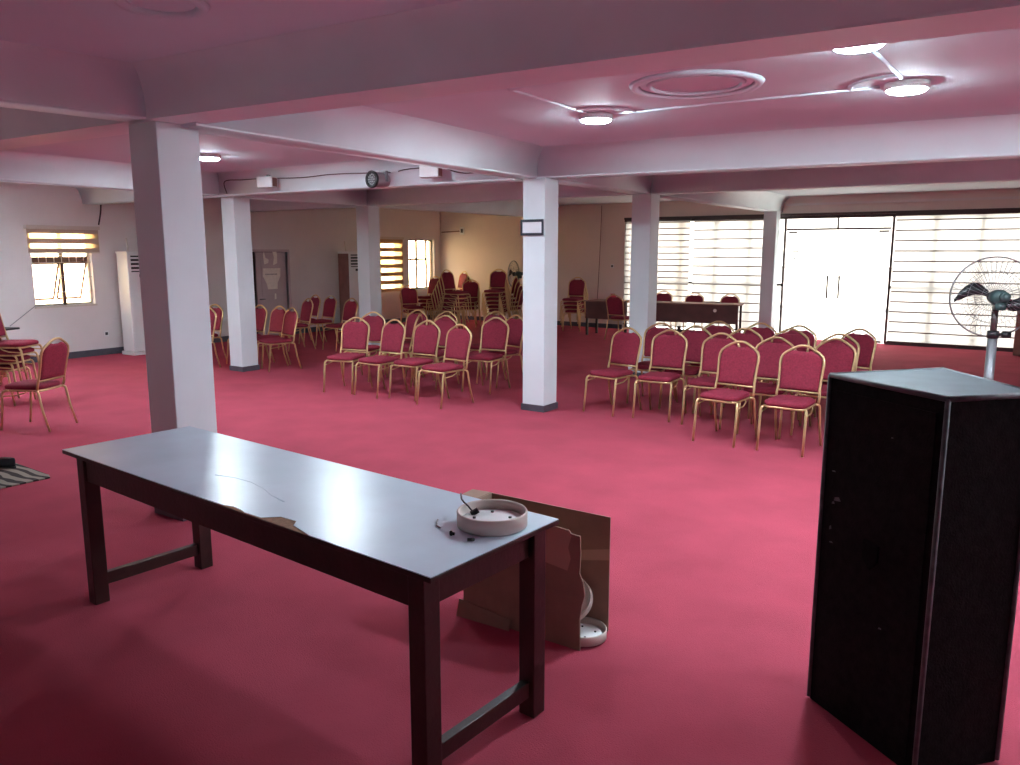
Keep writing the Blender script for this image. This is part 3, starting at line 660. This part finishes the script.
# ------------------------------------------------------------------ floor-standing air conditioners
def aircon(x, y, label, rz=0, side=None):
    t = thing('air_conditioner', label, 'air conditioner', (x, y, 0), rz, 'floor standing air conditioners')
    MB().box(-.17, .17, -.25, .25, .06, 1.76).build('cabinet', M['whitep'], t, bevel=.02)
    MB().box(-.19, .19, -.27, .27, 0, .06).build('plinth', M['whitep'], t, bevel=.006)
    MB().box(-.175, .185, -.26, .26, 1.755, 1.79).build('top_cap', M['whitep'], t, bevel=.006)
    g = MB().box(.168, .174, -.19, .21, 1.44, 1.72).build('outlet', M['blackp'], t, label='dark air outlet')
    for i in range(4): MB().box(.172, .185, -.20, .22, 1.46 + .068 * i, 1.49 + .068 * i).build('louvre', M['whitep'], g, label='white louvre slat')
    MB().box(.168, .174, -.05, .18, 1.35, 1.40).build('control_panel', M['blackp'], t)
    MB().box(.168, .176, -.21, .21, .12, 1.00).build('intake_panel', M['whitep'], t, bevel=.004)
    MB().box(.17, .178, .215, .235, .1, 1.0).build('corner_strip', M['greyp'], t)
    if side: MB().box(-.165, .16, -.256, -.249, .08, 1.74).build('side_panel', side, t, label='dark sheet with the shade of the side put into its colour')  # shade on this side painted as a dark sheet
    MB().tube([(-.12, -.05, 1.79), (-.14, -.05, 1.9), (-.15, -.05, 2.02)], .012, 8).build('drain_pipe', M['cream'], t, smooth=True)
aircon(-13.28, 7.93, 'white floor standing air conditioner left of the nearest column')
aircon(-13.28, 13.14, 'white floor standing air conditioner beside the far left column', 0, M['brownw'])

# ------------------------------------------------------------------ framed notice on the column
t = thing('framed_notice', 'small blue black framed white notice on the column front', 'notice', (-4.768, 7.474, 1.968))
MB().box(-.126, .126, -.010, .002, .012, .158).build('board', M['sign'], t)
b = MB()
for q in ((-.143, .143, .145, .172), (-.143, .143, 0, .026)): b.box(q[0], q[1], -.018, .002, q[2], q[3])
b.box(-.143, -.124, -.018, .002, .026, .145); b.box(.128, .143, -.018, .002, .026, .145)
b.build('frame', M['navy'], t)

# ------------------------------------------------------------------ fittings on the beam between the columns
def beam_y(x): return 7.29 + (x + 9.97) * .0316
def flood(x, z, label):
    t = thing('floodlight', label, 'floodlight', (x, beam_y(x) - .062, z), R(24), 'white floodlights on the beam')
    MB().prism([(-.13, -.16), (.10, -.19), (.12, -.05), (-.11, -.03)], -.07, .07).build('housing', M['whitep'], t, bevel=.008)
    MB().xprism([(-.05, -.055), (.05, -.055), (.05, .055), (-.05, .055)], Matrix(((.14, 0, .004, .108), (1, 0, 0, -.12), (0, 1, 0, 0), (0, 0, 0, 1)))).build('front_glass', M['brownw'], t, label='dark reddish front glass')
    MB().box(-.02, .02, -.05, .02, -.06, -.036).box(-.015, .015, -.10, -.04, .06, .10).build('bracket', M['mgrey'], t)
flood(-8.80, 2.70, 'white floodlight on the beam left of the stage light')
flood(-6.05, 2.70, 'white floodlight on the beam right of the stage light')
t = thing('stage_light', 'round silver stage light with a black lens on the beam', 'stage light', (-6.74, beam_y(-6.74) - .035, 2.635), R(-4))
t.scale = (.74, .74, .74)
Mx = Matrix.Rotation(R(90), 3, 'X')
MB().lathe([(0, 0), (.07, 0), (.105, .03), (.118, .10), (.118, .31), (.11, .32), (0, .32)], (0, -.06, 0), 28, Mx).build('can', M['silver'], t, smooth=True)
MB().lathe([(.095, .315), (.135, .31), (.14, .345), (.13, .36), (.10, .36)], (0, -.06, 0), 28, Mx, closed=True).build('rim', M['blackp'], t, smooth=True, label='black front ring')
fl = MB().lathe([(0, .325), (.10, .325), (.10, .332), (0, .332)], (0, -.06, 0), 28, Mx).build('lens_plate', M['lens'], t, label='dark lens plate')
for rr, n in ((.0, 1), (.04, 6), (.078, 12)):
    for i in range(n):
        a = 2 * math.pi * i / n
        MB().lathe([(0, .33), (.015, .33), (.012, .342), (0, .346)], (rr * math.cos(a), -.06, rr * math.sin(a)), 8, Mx).build('led', M['greyp'], fl)
MB().box(-.145, -.125, -.22, -.18, -.03, .14).box(.125, .145, -.22, -.18, -.03, .14).box(-.145, .145, -.22, -.18, .12, .14).box(-.02, .02, -.22, .0, .125, .145).build('yoke', M['mgrey'], t)
def cable(pts, label, r=.006, name='cable', m='cable'):
    P = [Vector(p) for p in pts]; Q = []
    for i in range(len(P) - 1):
        p0 = P[max(0, i - 1)]; p1 = P[i]; p2 = P[i + 1]; p3 = P[min(len(P) - 1, i + 2)]
        for k in range(6):
            s = k / 6; Q.append(.5 * ((2 * p1) + (p2 - p0) * s + (2 * p0 - 5 * p1 + 4 * p2 - p3) * s * s + (3 * p1 - p0 - 3 * p2 + p3) * s ** 3))
    Q.append(P[-1]); o = MB().tube(Q, r, 6).build(name, M[m], smooth=True); tag(o, label, 'cable'); return o
by = lambda x: beam_y(x) - .046
cable([(-9.78, by(-9.78) + .036, 2.60), (-9.77, by(-9.77), 2.765), (-9.4, by(-9.4), 2.77), (-9.1, by(-9.1), 2.77)], 'dark cable rising at the second column to the left floodlight')
cable([(-8.75, by(-8.75), 2.76), (-8.2, by(-8.2), 2.745), (-7.7, by(-7.7), 2.76), (-7.05, by(-7.05), 2.745)], 'dark cable along the beam from left floodlight to stage light')
cable([(-6.60, by(-6.60), 2.74), (-6.50, by(-6.55), 2.755), (-6.3, by(-6.3), 2.762), (-6.14, by(-6.14), 2.75)], 'dark cable looping from stage light to right floodlight')
cable([(-5.95, by(-5.95), 2.76), (-5.72, by(-5.72), 2.685), (-5.5, by(-5.5), 2.67), (-5.33, by(-5.33), 2.72)], 'dark cable sagging right of the right floodlight')
cable([(XL + .012, 7.60, 2.86), (XL + .012, 7.58, 2.5), (XL + .012, 7.52, 2.24)], 'dark cable running down beside the left wall blind', .012)
cable([(XL + .01, 6.38, .93), (XL + .01, 6.2, .80), (XL + .01, 5.95, .62)], 'thin slanting cable from the left window sill', .006, m='greyp')
cable([(-8.80, YF - .01, 2.84), (-8.83, YF - .01, 1.7), (-8.88, YF - .01, .55)], 'thin cable down the far wall above the stacked chairs', .008, m='brownw')
cable([(-13.57, YF - .015, 2.29), (-13.3, YF - .015, 2.30), (-12.98, YF - .02, 2.31)], 'thin conduit on the far wall beside the corner', .016, 'conduit', 'brownw')
def plate(name, label, cat, x, y, z, ax, w, h):
    t = thing(name, label, cat, (x, y, z))
    if ax == 'x': MB().box(0, .012, -w / 2, w / 2, -h / 2, h / 2).build('plate', M['whitep'], t, bevel=.003); MB().box(.012, .02, -w / 4, w / 4, -h / 4, h / 4).build('insert', M['blackp'], t)
    else: MB().box(-w / 2, w / 2, -.012, 0, -h / 2, h / 2).build('plate', M['whitep'], t, bevel=.003); MB().box(-w / 4, w / 4, -.02, -.012, -h / 4, h / 4).build('insert', M['blackp'], t)
plate('wall_socket', 'small dark socket low on the left wall beside the air conditioner', 'socket', XL, 7.50, .37, 'x', .085, .10)
plate('wall_switch', 'small dark switch on the far wall left of the blinds', 'switch', -8.50, YF, 1.45, 'y', .09, .09)
plate('junction_box', 'small box on the far wall at the conduit end', 'junction box', -12.90, YF, 2.32, 'y', .14, .20)

# ------------------------------------------------------------------ rug, shoe, black table at the left edge
o = MB().prism([(-7.9, 2.10), (-6.53, 2.10), (-6.50, 3.02), (-6.58, 3.05), (-7.9, 3.10)], 0.001, .012).build('zebra_rug', M['rug'], bevel=.003); tag(o, 'brown and beige zebra striped rug at the left edge', 'rug')
t = thing('shoe', 'shiny black shoe on the zebra rug at the left edge', 'shoe', (-7.14, 2.93, .012), R(-62))
def sl(z, k, f=0): return [(.045 * k * math.cos(a) * (1.1 if math.sin(a) < 0 else .85), .14 * k * math.sin(a) + f, z) for a in [2 * math.pi * i / 20 for i in range(20)]]
MB().rings([sl(0, 1.02), sl(.016, 1.02)]).build('sole', M['blackp'], t)
MB().rings([sl(.016, .98), sl(.04, .99), sl(.06, .90, .015), sl(.08, .62, .05), sl(.085, .52, .055)]).build('upper', M['shoe'], t, smooth=True)
t = thing('side_table', 'thin black topped table end behind the stack at the left edge', 'table', (-11.82, 4.52, 0), R(22))
MB().box(-.7, .7, -.28, .28, .775, .80).build('tabletop', M['blackp'], t, bevel=.004)
for x in (-.62, .05):
    for y in (-.22, .22): MB().cyl((x, y, 0), (x, y, .775), .016, 10).build('leg', M['mgrey'], t, smooth=True)

# ------------------------------------------------------------------ desks by the far windows
def desk(x, y, rz, L, W, label, holes=()):
    t = thing('office_desk', label, 'desk', (x, y, 0), rz)
    MB().box(-L / 2, L / 2, -W / 2, W / 2, .725, .75).build('desktop', M['brownw'], t, bevel=.003)
    MB().box(-L / 2 + .03, L / 2 - .03, -W / 2 + .03, -W / 2 + .05, .36, .725).build('modesty_panel', M['deskp'], t)
    for x_ in (-L / 2 + .05, L / 2 - .05):
        for y_ in (-W / 2 + .07, W / 2 - .05): MB().box(x_ - .022, x_ + .022, y_ - .022, y_ + .022, 0, .725).build('leg', M['dwood'], t)
    return t
t = desk(-6.07, 15.62, R(9), 2.0, .55, 'long dark desk with a panelled front below the far blinds')
MB().lathe([(0, 0), (.035, 0), (.035, .004), (0, .004)], (.52, -.247, .62), 12, Matrix.Rotation(R(90), 3, 'X')).build('sticker', M['paper'], t, label='round white spot on the panel')
desk(-7.80, 15.38, R(-1), 1.02, .55, 'small dark desk against the far wall left of the long desk')
o = MB().rings([[(-7.71 + r * 1.2 * math.cos(a), 15.28 + r * .9 * math.sin(a), z) for a in [2 * math.pi * i / 14 for i in range(14)]] for z, r in ((.752, .06), (.77, .085), (.81, .09), (.85, .06), (.88, .035), (.90, .045))]).build('red_bag', M['redbag'], smooth=True); tag(o, 'small crumpled red bag on the small desk', 'bag')
t = thing('wooden_cabinet', 'low brown cabinet at the right picture edge under the blinds', 'cabinet', (.06, 16.49, 0))
MB().box(-.50, .50, -.2, .2, 0, 1.0).build('body', M['brownw'], t, bevel=.005)
for s in (-1, 1):
    d_ = MB().box(.01 if s > 0 else -.48, .48 if s > 0 else -.01, -.215, -.2, .05, .95).build('door', M['brownw'], t, bevel=.004)
    MB().cyl((s * .06, -.215, .55), (s * .06, -.24, .55), .012, 10).build('knob', M['mgrey'], d_, smooth=True)
